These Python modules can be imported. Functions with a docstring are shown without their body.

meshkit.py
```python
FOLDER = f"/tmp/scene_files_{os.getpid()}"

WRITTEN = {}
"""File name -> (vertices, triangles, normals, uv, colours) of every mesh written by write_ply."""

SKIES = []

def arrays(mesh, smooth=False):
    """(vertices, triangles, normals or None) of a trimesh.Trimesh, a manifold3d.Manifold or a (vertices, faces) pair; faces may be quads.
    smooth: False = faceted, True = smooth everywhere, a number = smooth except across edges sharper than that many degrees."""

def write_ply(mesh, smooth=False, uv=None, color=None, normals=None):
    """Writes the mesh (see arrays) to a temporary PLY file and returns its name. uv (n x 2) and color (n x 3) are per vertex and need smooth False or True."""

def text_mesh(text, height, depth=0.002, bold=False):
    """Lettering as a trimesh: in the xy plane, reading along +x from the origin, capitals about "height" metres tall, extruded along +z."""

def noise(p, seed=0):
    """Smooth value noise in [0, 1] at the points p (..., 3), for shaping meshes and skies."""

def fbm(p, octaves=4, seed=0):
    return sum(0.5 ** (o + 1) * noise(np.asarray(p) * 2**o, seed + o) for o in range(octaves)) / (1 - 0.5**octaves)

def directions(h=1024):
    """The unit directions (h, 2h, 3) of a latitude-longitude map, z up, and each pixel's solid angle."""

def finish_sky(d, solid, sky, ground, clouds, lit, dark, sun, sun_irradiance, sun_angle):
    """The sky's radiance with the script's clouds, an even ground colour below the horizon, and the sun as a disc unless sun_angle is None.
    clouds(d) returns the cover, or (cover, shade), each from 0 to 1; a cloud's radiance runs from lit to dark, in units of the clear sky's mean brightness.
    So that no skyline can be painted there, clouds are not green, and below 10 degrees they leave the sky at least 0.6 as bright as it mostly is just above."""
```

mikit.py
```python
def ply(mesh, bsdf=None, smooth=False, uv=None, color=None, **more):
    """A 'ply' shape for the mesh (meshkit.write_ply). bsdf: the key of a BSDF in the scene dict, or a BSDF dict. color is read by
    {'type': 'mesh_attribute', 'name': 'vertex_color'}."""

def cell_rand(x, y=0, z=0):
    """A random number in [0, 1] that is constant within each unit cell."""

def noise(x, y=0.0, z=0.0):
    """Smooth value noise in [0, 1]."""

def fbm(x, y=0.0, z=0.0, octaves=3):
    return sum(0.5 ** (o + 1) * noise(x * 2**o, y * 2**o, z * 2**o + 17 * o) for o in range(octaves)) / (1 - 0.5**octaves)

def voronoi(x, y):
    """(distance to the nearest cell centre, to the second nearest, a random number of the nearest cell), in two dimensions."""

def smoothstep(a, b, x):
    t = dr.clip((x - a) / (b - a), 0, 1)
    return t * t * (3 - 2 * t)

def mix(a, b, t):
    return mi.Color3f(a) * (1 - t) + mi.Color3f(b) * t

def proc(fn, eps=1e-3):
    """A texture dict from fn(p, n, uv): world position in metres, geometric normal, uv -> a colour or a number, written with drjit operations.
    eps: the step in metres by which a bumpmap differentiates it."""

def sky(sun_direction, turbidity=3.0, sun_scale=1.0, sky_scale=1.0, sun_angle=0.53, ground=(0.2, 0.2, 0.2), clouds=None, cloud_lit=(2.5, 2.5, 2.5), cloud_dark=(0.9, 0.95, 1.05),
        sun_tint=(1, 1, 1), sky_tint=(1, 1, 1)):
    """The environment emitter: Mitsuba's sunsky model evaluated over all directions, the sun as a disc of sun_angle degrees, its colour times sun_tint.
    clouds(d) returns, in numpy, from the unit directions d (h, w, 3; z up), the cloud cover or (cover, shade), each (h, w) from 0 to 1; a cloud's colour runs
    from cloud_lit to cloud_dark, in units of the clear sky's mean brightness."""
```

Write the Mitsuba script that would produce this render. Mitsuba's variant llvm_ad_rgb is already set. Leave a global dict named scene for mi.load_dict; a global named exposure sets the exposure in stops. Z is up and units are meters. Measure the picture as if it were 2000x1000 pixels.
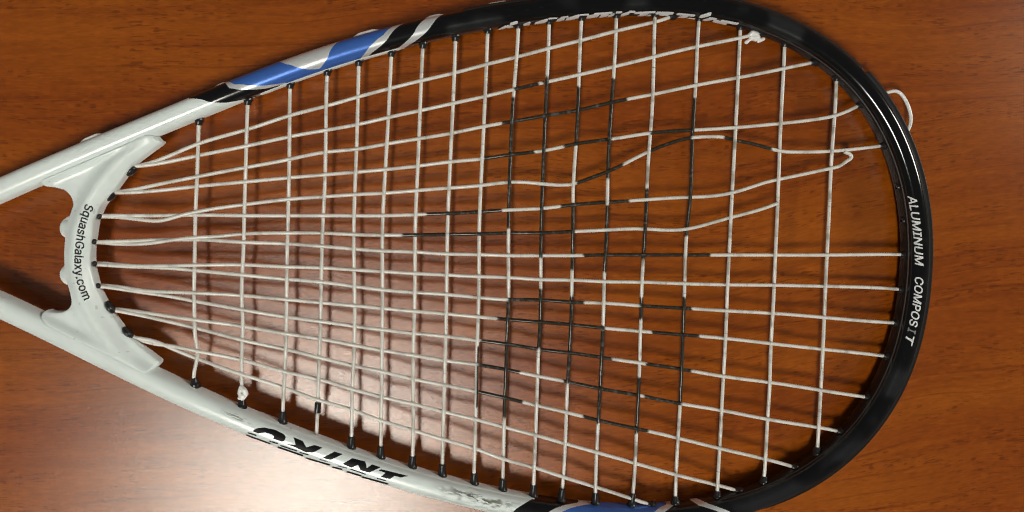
import math, random
import numpy as np, trimesh, drjit as dr, mitsuba as mi
from scipy.interpolate import splprep, splev, CubicSpline
from shapely.geometry import Polygon, LineString
import mikit, meshkit
from mikit import proc, fbm, noise, smoothstep, mix

rng = np.random.default_rng(7)
random.seed(7)
scene = {'type': 'scene'}
labels = {}
MM = 0.001

# ------------------------------------------------------------------ camera, light, exposure
F_PX, PPX, PPY = 1500.0, 1000.0, 400.0                    # photograph is 2000 x 1000; the picture is cropped off centre
NADIR = (900.0, 350.0)                                     # the pixel straight below the camera
CAM = np.array([0.0, 0.0, 0.3195])
_c = np.array([NADIR[0] - PPX, PPY - NADIR[1], -F_PX]); _c /= np.linalg.norm(_c)
_v, _k = np.cross(_c, [0, 0, -1.0]), -_c[2]
_K = np.array([[0, -_v[2], _v[1]], [_v[2], 0, -_v[0]], [-_v[1], _v[0], 0]])
_R = np.eye(3) + _K + _K @ _K / (1 + _k)
RIGHT, UP, FWD = _R[:, 0], _R[:, 1], -_R[:, 2]
scene['camera'] = {
    'type': 'perspective', 'fov': math.degrees(2 * math.atan(1000 / F_PX)), 'fov_axis': 'x',
    'near_clip': 0.01, 'far_clip': 20.0,
    'principal_point_offset_x': 0.0, 'principal_point_offset_y': (500.0 - PPY) / 1000.0,
    'to_world': mi.ScalarTransform4f().look_at(CAM.tolist(), (CAM + FWD).tolist(), UP.tolist())}
exposure = 0.0


def lamp(key, centre, w, h, radiance, target=(0, -0.03, 0)):
    c = np.array(centre, float)
    T = mi.ScalarTransform4f().look_at(c.tolist(), list(target), [0, 1, 0.001]) @ mi.ScalarTransform4f().scale([w / 2, h / 2, 1])
    scene[key] = {'type': 'rectangle', 'to_world': T, 'bsdf': {'type': 'diffuse', 'reflectance': {'type': 'rgb', 'value': 0.6}},
                  'emitter': {'type': 'area', 'radiance': {'type': 'rgb', 'value': list(radiance)}}}


lamp('ceiling_lamp', (-0.43, -0.94, 1.95), 0.30, 0.58, (57, 55.6, 49.2), (-0.06, -0.12, 0))
lamp('desk_lamp_panel', (2.4, 0.50, 1.2), 0.5, 0.5, (38, 36.3, 32.6))
scene['room_light'] = {'type': 'constant', 'radiance': {'type': 'rgb', 'value': [0.085, 0.083, 0.08]}}

# ------------------------------------------------------------------ materials
def bsdf(key, d):
    scene[key] = {'type': 'twosided', 'bsdf': d} if d['type'] != 'twosided' else d


def rgb(*c):
    return {'type': 'rgb', 'value': list(c)}


def wood_field(p):
    """tones of the veneer; the grain runs along x"""
    x, y = p.x * 100.0, p.y * 100.0                       # centimetres
    w = (noise(x * 0.09, y * 0.16, 3.0) - 0.5) * 1.3 + (noise(x * 0.30, y * 0.45, 8.0) - 0.5) * 0.28
    v = y - 0.05 * (x + dr.sqrt(x * x + 60.0)) + w
    broad = fbm(x * 0.07, v * 0.45, 1.0, octaves=3)
    mid = fbm(x * 0.15, v * 4.2, 5.0, octaves=4)
    fine = fbm(x * 3.4, v * 14.0, 9.0, octaves=4)
    return v, broad, mid, fine


def wood_colour(p, n, uv):
    x, y = p.x * 100.0, p.y * 100.0
    v, broad, mid, fine = wood_field(p)
    c = mix((0.250, 0.052, 0.0036), (0.325, 0.079, 0.0052), smoothstep(0.25, 0.75, broad))
    c = mix(c, (0.150, 0.024, 0.0018), 0.26 * smoothstep(0.50, 0.80, mid))
    c = mix(c, (0.38, 0.094, 0.006), 0.30 * smoothstep(0.55, 0.85, fbm(x * 0.2, v * 3.7, 21.0, octaves=2)))
    c = c * (0.78 + 0.44 * fine)
    # thin growth lines, and the short dark flecks of the pores
    g = v * 1.15 + 0.35 * noise(x * 0.25, v * 1.5, 40.0)
    line = 1 - smoothstep(0.0, 0.075, dr.abs(g - dr.floor(g) - 0.5))
    c = mix(c, (0.12, 0.019, 0.0015), 0.42 * line * smoothstep(0.45, 0.75, noise(x * 0.22, v * 0.8, 51.0)))
    pore = smoothstep(0.70, 0.84, noise(x * 3.2, v * 22.0, 14.0)) * smoothstep(0.30, 0.65, noise(x * 0.4, v * 1.6, 33.0))
    c = mix(c, (0.09, 0.014, 0.001), 0.50 * pore)
    light = smoothstep(0.74, 0.86, noise(x * 2.0, v * 20.0, 24.0))
    c = mix(c, (0.45, 0.12, 0.01), 0.22 * light)
    for kx, ky, r in ((19.3, 2.75, 0.28), (17.0, -1.6, 0.26), (12.0, -13.0, 0.16), (6.8, -9.5, 0.4)):
        d = dr.sqrt(dr.square((x - kx) * 0.8) + dr.square(y - ky)) + 0.25 * (noise(x * 3, y * 3, kx) - 0.5)
        c = mix(c, (0.10, 0.018, 0.002), 0.3 * (1 - smoothstep(r * 0.3, r, d)))
    return c * 0.90


def wood_bump(p, n, uv):
    v, broad, mid, fine = wood_field(p)
    return 0.2 * fine + 0.8 * noise(p.x * 1500.0, p.y * 1500.0, 4.0)


bsdf('mat_wood', {'type': 'bumpmap', 'arbitrary': proc(wood_bump, eps=2e-4), 'scale': 0.000012,
                  'bsdf': {'type': 'roughplastic', 'distribution': 'beckmann', 'alpha': 0.106, 'int_ior': 1.66, 'nonlinear': False, 'diffuse_reflectance': proc(wood_colour)}})


def white_paint(p, n, uv):
    x, y, z = p.x * 1000.0, p.y * 1000.0, p.z * 1000.0
    c = mi.Color3f(0.68, 0.745, 0.735) * (0.97 + 0.06 * noise(x * 0.12, y * 0.12, 2.0))
    # ball scuffs on the lower limb (position along the tube in uv.x, round it in uv.y)
    s, f = uv.x, uv.y
    g = fbm(s * 420.0, f * 60.0, 3.0, octaves=4)

    def scuff(s0, s1, f0, f1, lo):
        u, v = (s - s0) / (s1 - s0), (f - f0) / (f1 - f0)
        edge = 0.5 * (noise(s * 500.0, f * 30.0, 8.0) - 0.5)
        fade = smoothstep(0.0, 0.45, 0.5 - dr.abs(u - 0.5) + 0.2 * edge) * smoothstep(0.0, 0.45, 0.5 - dr.abs(v - 0.5 + 0.25 * (u - 0.5)) + edge)
        return fade * smoothstep(lo, lo + 0.14, g)
    k = dr.maximum(0.92 * scuff(SC[0], SC[1], 0.14, 0.27, 0.32), 0.7 * scuff(SC[2], SC[3], 0.15, 0.24, 0.38))
    k = dr.maximum(k, 0.30 * scuff(SC[0] - 0.01, SC[1] + 0.01, 0.24, 0.40, 0.36))
    return mix(c, (0.075, 0.07, 0.05), k)


def plastic(p, n, uv):
    x, y, z = p.x * 1000.0, p.y * 1000.0, p.z * 1000.0
    c = mi.Color3f(0.68, 0.745, 0.735) * (0.95 + 0.08 * noise(x * 0.15, y * 0.15, 6.0))
    mark = smoothstep(0.86, 0.93, noise(x * 0.55, y * 0.9, z * 0.7 + 3.0)) * smoothstep(0.5, 0.7, noise(x * 0.09, y * 0.09, 9.0))
    return mix(c, (0.20, 0.20, 0.17), 0.35 * mark)


SC = [9, 9, 9, 9]                                          # filled in when the frame's length is known


def black_rough(p, n, uv):
    x, y, z = p.x * 1000.0, p.y * 1000.0, p.z * 1000.0
    return 0.10 + 0.16 * smoothstep(0.46, 0.72, fbm(x * 0.07, y * 0.07, z * 0.07, octaves=3))


def black_col(p, n, uv):
    x, y, z = p.x * 1000.0, p.y * 1000.0, p.z * 1000.0
    return mix((0.003, 0.0032, 0.0036), (0.011, 0.0125, 0.0135), smoothstep(0.48, 0.76, fbm(x * 0.07, y * 0.07, z * 0.07, octaves=3)) + 0.6 * smoothstep(0.84, 0.9, noise(x * 0.9, y * 0.9, z * 0.9)))


bsdf('mat_black', {'type': 'principled', 'base_color': proc(black_col), 'roughness': proc(black_rough), 'specular': 0.55})
bsdf('mat_white_plastic', {'type': 'principled', 'base_color': proc(plastic), 'roughness': 0.30, 'specular': 0.5, 'clearcoat': 0.25, 'clearcoat_gloss': 0.9})
bsdf('mat_silver', {'type': 'principled', 'base_color': rgb(0.72, 0.735, 0.75), 'metallic': 0.5, 'roughness': 0.30, 'clearcoat': 0.8, 'clearcoat_gloss': 0.95})
bsdf('mat_blue', {'type': 'principled', 'base_color': rgb(0.05, 0.155, 0.55), 'metallic': 0.4, 'roughness': 0.30, 'specular': 0.5, 'clearcoat': 0.8, 'clearcoat_gloss': 0.95})
bsdf('mat_black_gloss', {'type': 'principled', 'base_color': rgb(0.003, 0.003, 0.004), 'roughness': 0.16, 'clearcoat': 0.15, 'clearcoat_gloss': 0.95})
bsdf('mat_grommet', {'type': 'principled', 'base_color': rgb(0.012, 0.012, 0.013), 'roughness': 0.28, 'specular': 0.5})
bsdf('mat_strip', {'type': 'principled', 'base_color': rgb(0.006, 0.006, 0.006), 'roughness': 0.42, 'specular': 0.35})
bsdf('mat_ink_black', {'type': 'principled', 'base_color': rgb(0.006, 0.006, 0.007), 'roughness': 0.5, 'specular': 0.15})
bsdf('mat_ink_white', {'type': 'principled', 'base_color': rgb(0.66, 0.67, 0.68), 'roughness': 0.4, 'specular': 0.4})
bsdf('mat_ink_worn', {'type': 'principled', 'base_color': rgb(0.20, 0.20, 0.21), 'roughness': 0.4, 'specular': 0.4})
bsdf('mat_string', {'type': 'principled', 'base_color': {'type': 'mesh_attribute', 'name': 'vertex_color'}, 'roughness': 0.27, 'specular': 0.5})
bsdf('mat_nylon', {'type': 'principled', 'base_color': rgb(0.74, 0.74, 0.72), 'roughness': 0.25, 'specular': 0.5})
bsdf('mat_grip', {'type': 'principled', 'base_color': rgb(0.012, 0.012, 0.014), 'roughness': 0.75})
bsdf('mat_white', {'type': 'principled', 'base_color': proc(white_paint), 'roughness': 0.24, 'specular': 0.5, 'clearcoat': 0.7, 'clearcoat_gloss': 0.95})

# ------------------------------------------------------------------ helpers
def numbered(key):
    k, i = key, 0
    while k in scene:
        i += 1
        k = f'{key}_{i:03d}'
    return k


def add(key, mesh, mat, smooth=True, label=None, **kw):
    key = numbered(key)
    scene[key] = mikit.ply(mesh, mat, smooth=smooth, **kw)
    if label:
        labels[key] = {'label': label}
    return key


def zc(x):                                                 # the racket leans a little: its grip lifts the handle end
    return 0.0075 + 0.013 * (0.175 - x)


def P(px, py, dz=0.0):
    """a point of the racket, from where the photograph shows it, dz above the string plane"""
    d = FWD + RIGHT * (px - PPX) / F_PX - UP * (py - PPY) / F_PX
    t = (0.0075 + 0.013 * 0.175 + dz - CAM[2] - 0.013 * CAM[0]) / (d[2] + 0.013 * d[0])
    return CAM + t * d


def Ps(pts, dz=0.0):
    return np.array([P(x, y, dz) for x, y in pts])


def resample(pts, step, s=0.0):
    pts = np.asarray(pts, float)
    k = min(3, len(pts) - 1)
    keep = np.r_[True, np.linalg.norm(np.diff(pts, axis=0), axis=1) > 1e-7]
    tck, u = splprep(pts[keep].T, s=s, k=k)
    q = np.array(splev(np.linspace(0, 1, 1500), tck)).T
    L = np.r_[0, np.cumsum(np.linalg.norm(np.diff(q, axis=0), axis=1))]
    n = max(3, int(L[-1] / step) + 1)
    t = np.linspace(0, L[-1], n)
    return np.stack([np.interp(t, L, q[:, i]) for i in range(q.shape[1])], 1)


def grid_faces(n, m, wrap=True):
    i, j = np.meshgrid(np.arange(n - 1), np.arange(m if wrap else m - 1), indexing='ij')
    a, b = i * m + j, i * m + (j + 1) % m
    c, d = (i + 1) * m + (j + 1) % m, (i + 1) * m + j
    return np.vstack([np.stack([a, b, c], -1).reshape(-1, 3), np.stack([a, c, d], -1).reshape(-1, 3)])


def tube(path, radius, sides=10, caps=True):
    p = np.asarray(path, float)
    t = np.gradient(p, axis=0)
    t /= np.linalg.norm(t, axis=1, keepdims=True) + 1e-15
    a = np.zeros_like(t)
    ref = np.array([0, 0, 1.0]) if abs(t[0, 2]) < 0.9 else np.array([1.0, 0, 0])
    a0 = np.cross(t[0], ref)
    for i in range(len(p)):
        a0 = a0 - t[i] * np.dot(a0, t[i])
        a0 = a0 / np.linalg.norm(a0)
        a[i] = a0
    b = np.cross(t, a)
    ang = np.arange(sides) * 2 * np.pi / sides
    r = np.broadcast_to(radius, (len(p),))[:, None, None]
    v = p[:, None] + r * (np.cos(ang)[None, :, None] * a[:, None] + np.sin(ang)[None, :, None] * b[:, None])
    f = grid_faces(len(p), sides)
    v = v.reshape(-1, 3)
    if caps:
        n = len(v)
        v = np.vstack([v, p[0], p[-1]])
        j = np.arange(sides)
        f = np.vstack([f, np.stack([np.full(sides, n), (j + 1) % sides, j], 1),
                       np.stack([np.full(sides, n + 1), (len(p) - 1) * sides + j, (len(p) - 1) * sides + (j + 1) % sides], 1)])
    return v, f


def lathe(profile, base, axis, sides=16):
    """profile: (distance along axis, radius)"""
    axis = np.asarray(axis, float) / np.linalg.norm(axis)
    pr = np.array(profile, float)
    a = np.cross(axis, [0, 0, 1.0]); a /= np.linalg.norm(a)
    b = np.cross(axis, a)
    ang = np.arange(sides) * 2 * np.pi / sides
    v = np.asarray(base) + pr[:, 0][:, None, None] * axis + pr[:, 1][:, None, None] * (np.cos(ang)[None, :, None] * a + np.sin(ang)[None, :, None] * b)
    return v.reshape(-1, 3), grid_faces(len(pr), sides)


def join(parts):
    vs, fs, n = [], [], 0
    for v, f in parts:
        vs.append(np.asarray(v)); fs.append(np.asarray(f) + n); n += len(v)
    return np.vstack(vs), np.vstack(fs)


def relax(m, n, k=0.5):
    """a few rounds of plain smoothing"""
    v, e = np.array(m.vertices), m.edges_unique
    deg = np.bincount(e.ravel(), minlength=len(v)).astype(float)[:, None]
    for _ in range(n):
        acc = np.zeros_like(v)
        np.add.at(acc, e[:, 0], v[e[:, 1]]); np.add.at(acc, e[:, 1], v[e[:, 0]])
        v = np.where(deg > 0, v + k * (acc / np.maximum(deg, 1) - v), v)
    return trimesh.Trimesh(v, m.faces, process=False)


# ------------------------------------------------------------------ the table
def table_mesh():
    # top with a rounded edge
    x0, x1, y0, y1, h, r = -1.0, 0.75, -0.62, 0.50, 0.028, 0.004
    prof = [(r * (1 - math.sin(a)), -(r - r * math.cos(a))) for a in np.linspace(0, np.pi / 2, 5)] + [(0, -h)]
    v, f = [], []
    for ins, z in prof:
        v += [(x0 + ins, y0 + ins, z), (x1 - ins, y0 + ins, z), (x1 - ins, y1 - ins, z), (x0 + ins, y1 - ins, z)]
    f = [(0, 1, 2), (0, 2, 3)]
    for k in range(len(prof) - 1):
        for j in range(4):
            a, b = 4 * k + j, 4 * k + (j + 1) % 4
            f += [(a, a + 4, b + 4), (a, b + 4, b)]
    n = 4 * (len(prof) - 1)
    f += [(n, n + 2, n + 1), (n, n + 3, n + 2)]
    return np.array(v, float), np.array(f)


add('wooden_table', table_mesh(), 'mat_wood', smooth=False)
labels['wooden_table'] = {'label': 'reddish brown wood grain table top under the racket', 'category': 'table'}
labels['squash_racket'] = {'label': 'white, blue and black squash racket with broken strings lying on the wooden table', 'category': 'squash racket'}
R = 'squash_racket__'

# ------------------------------------------------------------------ the frame: one tube from the shaft round the head and back
def section(x):
    """half width and half height of the frame tube"""
    k = np.clip((x + 0.19) / 0.10, 0, 1)
    return 4.5 * MM, (5.0 + 1.1 * k) * MM


POW = 2 / 2.45                                              # the section is a rounded box, a superellipse
_ph = np.linspace(-np.pi, np.pi, 1441)


def section_shape(phi):
    c, s = np.cos(phi), np.sin(phi)
    return np.sign(c) * np.abs(c) ** POW, np.sign(s) * np.abs(s) ** POW


def reach(a, b, t):
    """half width of the outline seen from t off the vertical"""
    x, z = section_shape(_ph)
    return np.max(a * x - b * z * t)


OUTER_TOP = [(0, 346), (105, 300), (210, 257), (315, 209)]
INNER = [(388, 239), (500, 191), (600, 150), (700, 119), (800, 95), (900, 69), (1000, 49), (1100, 38), (1200, 32), (1300, 32), (1400, 42), (1460, 57), (1506, 75), (1550, 97), (1600, 129),
         (1653, 179), (1682, 215), (1712, 264), (1730, 306), (1747, 360), (1756, 420), (1759, 480), (1757, 540), (1748, 610), (1738, 655), (1727, 694), (1711, 730), (1692, 771), (1666, 806), (1635, 842),
         (1592, 880), (1542, 912), (1485, 937), (1432, 956), (1360, 972), (1300, 980), (1200, 983), (1100, 975), (1000, 956), (900, 933), (800, 906), (700, 877), (580, 836), (490, 797), (387, 748)]
OUTER_LOW = [(300, 770), (210, 725), (105, 676), (0, 626)]


def tilt_along(pt, n):
    d = CAM - pt
    return (d[:2] @ n[:2]) / d[2]


def centre_from(pts, side):
    w = Ps(pts)
    t = np.gradient(w, axis=0)[:, :2]
    t /= np.linalg.norm(t, axis=1, keepdims=True)
    n = np.stack([t[:, 1], -t[:, 0]], 1)                   # inward for a path that runs clockwise in the picture
    out = []
    for p, m in zip(w, n):
        a, b = section(p[0])
        r = reach(a, b, tilt_along(p, m))
        out.append((p[0] - side * r * m[0], p[1] - side * r * m[1]))
    return out


ends0 = [tuple(P(x, y)[:2]) for x, y in ((-420, 489), (-340, 486), (-250, 470), (-150, 436))]
ends1 = [tuple(P(x, y)[:2]) for x, y in ((-150, 531), (-250, 500), (-340, 489), (-420, 487))]
cpts = ends0 + centre_from(OUTER_TOP, -1) + centre_from(INNER, 1) + centre_from(OUTER_LOW, -1) + ends1
C2 = resample(cpts, 1.0 * MM, s=len(cpts) * (0.30 * MM) ** 2)
C3 = np.c_[C2, zc(C2[:, 0])]
SL = np.r_[0, np.cumsum(np.linalg.norm(np.diff(C2, axis=0), axis=1))]
TAN = np.gradient(C2, axis=0); TAN /= np.linalg.norm(TAN, axis=1, keepdims=True)
NIN = np.stack([TAN[:, 1], -TAN[:, 0]], 1)
AB = np.array([section(x) for x in C2[:, 0]])


def surf(s, phi, off=0.0):
    """frame surface at arc position s and angle phi (0 inward, 90 degrees up), off above it"""
    s, phi = np.asarray(s, float), np.asarray(phi, float)
    c = np.stack([np.interp(s, SL, C3[:, i]) for i in range(3)], -1)
    n = np.stack([np.interp(s, SL, NIN[:, i]) for i in range(2)], -1)
    n /= np.linalg.norm(n, axis=-1, keepdims=True)
    a, b = (np.interp(s, SL, AB[:, i]) for i in range(2))
    x, z = section_shape(phi)
    q = 2 / POW - 1                                        # the normal of the section
    e = np.stack([np.sign(x) * np.abs(x) ** q / a, np.sign(z) * np.abs(z) ** q / b], -1)
    e /= np.linalg.norm(e, axis=-1, keepdims=True)
    u, z = a * x + off * e[..., 0], b * z + off * e[..., 1]
    return np.concatenate([c[..., :2] + n * u[..., None], (c[..., 2] + z)[..., None]], -1)


def to_frame(px, py):
    """(s, phi) of the visible point of the frame at a pixel of the photograph"""
    w = P(px, py)[:2]
    i = int(np.argmin(np.linalg.norm(C2 - w, axis=1)))
    i = min(max(i, 1), len(C2) - 2)
    s = SL[i] + (w - C2[i]) @ TAN[i]
    d = (w - C2[i]) @ NIN[i]
    a, b = AB[i]
    x, z = section_shape(_ph)
    o = a * x - b * z * tilt_along(C3[i], NIN[i])
    i0, i1 = int(np.argmax(o)), int(np.argmin(o))          # the visible side runs from i0 over the top to i1
    ph = np.linspace(_ph[i0], _ph[i1] + (2 * np.pi if _ph[i1] < _ph[i0] else 0), 400)
    x, z = section_shape(ph)
    o = a * x - b * z * tilt_along(C3[i], NIN[i])
    return s, float(np.interp(-d, -o, ph))


NPHI = 96


def loft(s, phi, off=0.0, wrap=True):
    S, F = np.meshgrid(s, phi, indexing='ij')
    v = surf(S, F, off)
    return v.reshape(-1, 3), grid_faces(len(s), len(phi), wrap)


phis = np.arange(NPHI + 1) * 2 * np.pi / NPHI
SV, FV = np.meshgrid(SL, phis, indexing='ij')
SC[0], SC[1] = to_frame(1040, 985)[0], to_frame(830, 935)[0]
SC[2], SC[3] = to_frame(505, 840)[0], to_frame(430, 800)[0]
EPS = 1e-5
frame_v, frame_f = loft(SL, phis, wrap=False)
add(R + 'frame', (frame_v, frame_f[:, ::-1]), 'mat_white', smooth=True, uv=np.c_[SV.ravel(), FV.ravel() / (2 * np.pi)],
    label='racket frame painted white at the throat, blue and silver on the shoulders, black at the tip')


def boundary(px_pts):
    """s as a function of phi, along a line of the paint given from one edge of the tube to the other"""
    q = np.array(sorted([to_frame(*p)[::-1] for p in px_pts]))
    return lambda phi: np.interp(phi, q[:, 0], q[:, 1])


def band(key, b0, b1, mat, off, label=None, lo=-1.2, hi=math.pi + 1.2, nphi=64):
    """paint on the frame between two boundaries; phi from lo to hi, the rest of the way round stays underneath"""
    ph = np.linspace(lo, hi, nphi)
    s0, s1 = b0(ph), b1(ph)
    n = max(4, int(np.max(np.abs(s1 - s0)) / (1.0 * MM)) + 1)
    t = np.linspace(0, 1, n)[:, None]
    v = surf(s0 * (1 - t) + s1 * t, np.broadcast_to(ph, (n, nphi)), off).reshape(-1, 3)
    f = grid_faces(n, nphi, False)
    flip = np.median(s1 - s0) > 0
    return add(R + 'frame__' + key, (v, f[:, ::-1] if flip else f), mat, smooth=True, label=label)


B = [boundary(p) for p in (
    [(375, 191), (415, 196), (447, 198), (471, 194), (497, 189)],
    [(441, 157), (454, 170), (489, 173), (524, 171), (548, 165)],
    [(444, 156), (464, 163), (489, 164), (520, 165), (560, 160)],
    [(543, 119), (562, 124), (584, 130), (606, 134), (630, 133)],
    [(664, 81), (646, 105), (637, 121), (628, 132), (622, 137)],
    [(773, 48), (750, 69), (736, 78), (722, 92), (706, 112)],
    [(794, 43), (765, 66), (750, 85), (728, 102), (720, 109)],
    [(838, 31), (820, 47), (807, 67), (785, 88), (777, 94)],
    [(868, 24), (845, 47), (822, 72), (800, 87), (790, 93)],
    # the lower shoulder
    [(1440, 1016), (1425, 1004), (1402, 994), (1380, 985), (1364, 974)],
    [(1420, 1016), (1405, 1005), (1383, 996), (1360, 988), (1350, 977)],
    [(1275, 1022), (1290, 1002), (1305, 993), (1318, 985)],
    [(1255, 1022), (1270, 1002), (1285, 992), (1302, 985)],
    [(1070, 1018), (1090, 1000), (1110, 992), (1140, 986), (1165, 983)],
    [(1045, 1016), (1064, 1000), (1080, 992), (1100, 986), (1130, 981)],
    [(985, 1008), (1000, 996), (1020, 983), (1036, 975), (1050, 968)])]
O1, O2 = 0.05 * MM, 0.09 * MM
band('silver_stripe', B[0], B[4], 'mat_silver', O1)
band('black_stripe', B[0], B[1], 'mat_black_gloss', O2)
band('blue_stripe', B[2], B[3], 'mat_blue', O2)
band('blue_stripe', B[4], B[5], 'mat_blue', O1)
band('silver_stripe', B[5], B[6], 'mat_silver', O1)
band('black_stripe', B[6], B[7], 'mat_black_gloss', O1)
band('silver_stripe', B[7], B[8], 'mat_silver', O1)
band('black_head_paint', B[8], B[9], 'mat_black', O1, label='glossy black paint round the tip of the head', lo=-math.pi / 2, hi=1.5 * math.pi, nphi=96)
band('silver_stripe', B[9], B[10], 'mat_silver', O1)
band('black_stripe', B[10], B[11], 'mat_black_gloss', O1)
band('silver_stripe', B[11], B[12], 'mat_silver', O1)
band('blue_stripe', B[12], B[13], 'mat_blue', O1)
band('silver_stripe', B[13], B[14], 'mat_silver', O1)
band('black_stripe', B[14], B[15], 'mat_black_gloss', O1)


# the plastic strip that lines the inside of the black head, and the bumper strips outside
def strip(key, s0, s1, f0, f1, h, mat, edge=0.10, label=None, endcap=1.5 * MM, nf=20, tail=None):
    ss = np.arange(s0, s1, 1.2 * MM)
    ph = np.linspace(f0, f1, nf)
    w = np.minimum(1, np.minimum(ph - f0, f1 - ph) / edge)
    hh = h * np.sqrt(np.clip(1 - (1 - w) ** 2, 0, 1))
    e = np.clip(np.minimum((ss - s0) / endcap, (s1 - ss) / (tail or endcap)), 0, 1)
    e = np.sqrt(np.clip(1 - (1 - e) ** 2, 0, 1))
    S, F = np.meshgrid(ss, ph, indexing='ij')
    v = surf(S, F, 0.02 * MM + e[:, None] * hh[None, :]).reshape(-1, 3)
    return add(R + key, (v, grid_faces(len(ss), nf, False)[:, ::-1]), mat, smooth=40, label=label)


def s_at(px, py):
    return to_frame(px, py)[0]


strip('inner_strip', s_at(985, 30), s_at(1400, 985), -0.50, 0.42, 0.45 * MM, 'mat_strip', edge=0.08)
strip('inner_strip', s_at(508, 188), s_at(785, 99), -0.62, 0.30, 0.25 * MM, 'mat_white_plastic', edge=0.10, endcap=4 * MM, label='pale grommet strip inside the upper shoulder')
strip('inner_strip', s_at(1045, 966), s_at(505, 805), -0.62, 0.42, 0.25 * MM, 'mat_white_plastic', edge=0.10, endcap=6 * MM, label='pale grommet strip inside the lower limb')
strip('bumper_strip', s_at(905, 35), s_at(1668, 150), math.pi - 0.75, math.pi + 0.75, 0.7 * MM, 'mat_strip', edge=0.12)
strip('bumper_strip', s_at(1672, 152), s_at(1480, 985), math.pi - 0.85, math.pi + 0.85, 1.5 * MM, 'mat_strip', edge=0.16, endcap=0.5 * MM, tail=150 * MM)

# ------------------------------------------------------------------ shaft and grip, outside the picture on the left
sx = np.linspace(P(-330, 487)[0], -0.335, 12)
sy = np.linspace(P(-330, 487)[1], P(-330, 487)[1] - 0.001, 12)
shaft_path = np.c_[sx, sy, zc(sx)]
add(R + 'shaft', tube(shaft_path, np.r_[4.6, 6.4, 6.8, 6.8, 6.8, 6.8, 6.8, 6.8, 6.8, 6.8, 6.8, 6.8] * MM, 24), 'mat_white_plastic', smooth=40)
gx = np.arange(-0.325, -0.512, -0.0015)
gr = (12.2 + 1.6 * (np.clip((-gx - 0.47) / 0.04, 0, 1)) + 0.5 * np.abs(np.sin(gx * 130))) * MM
gr[0] *= 0.75; gr[-1] *= 0.8
add(R + 'grip', tube(np.c_[gx, np.full(len(gx), sy[-1]), zc(gx)], gr, 24), 'mat_grip', smooth=40)

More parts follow.
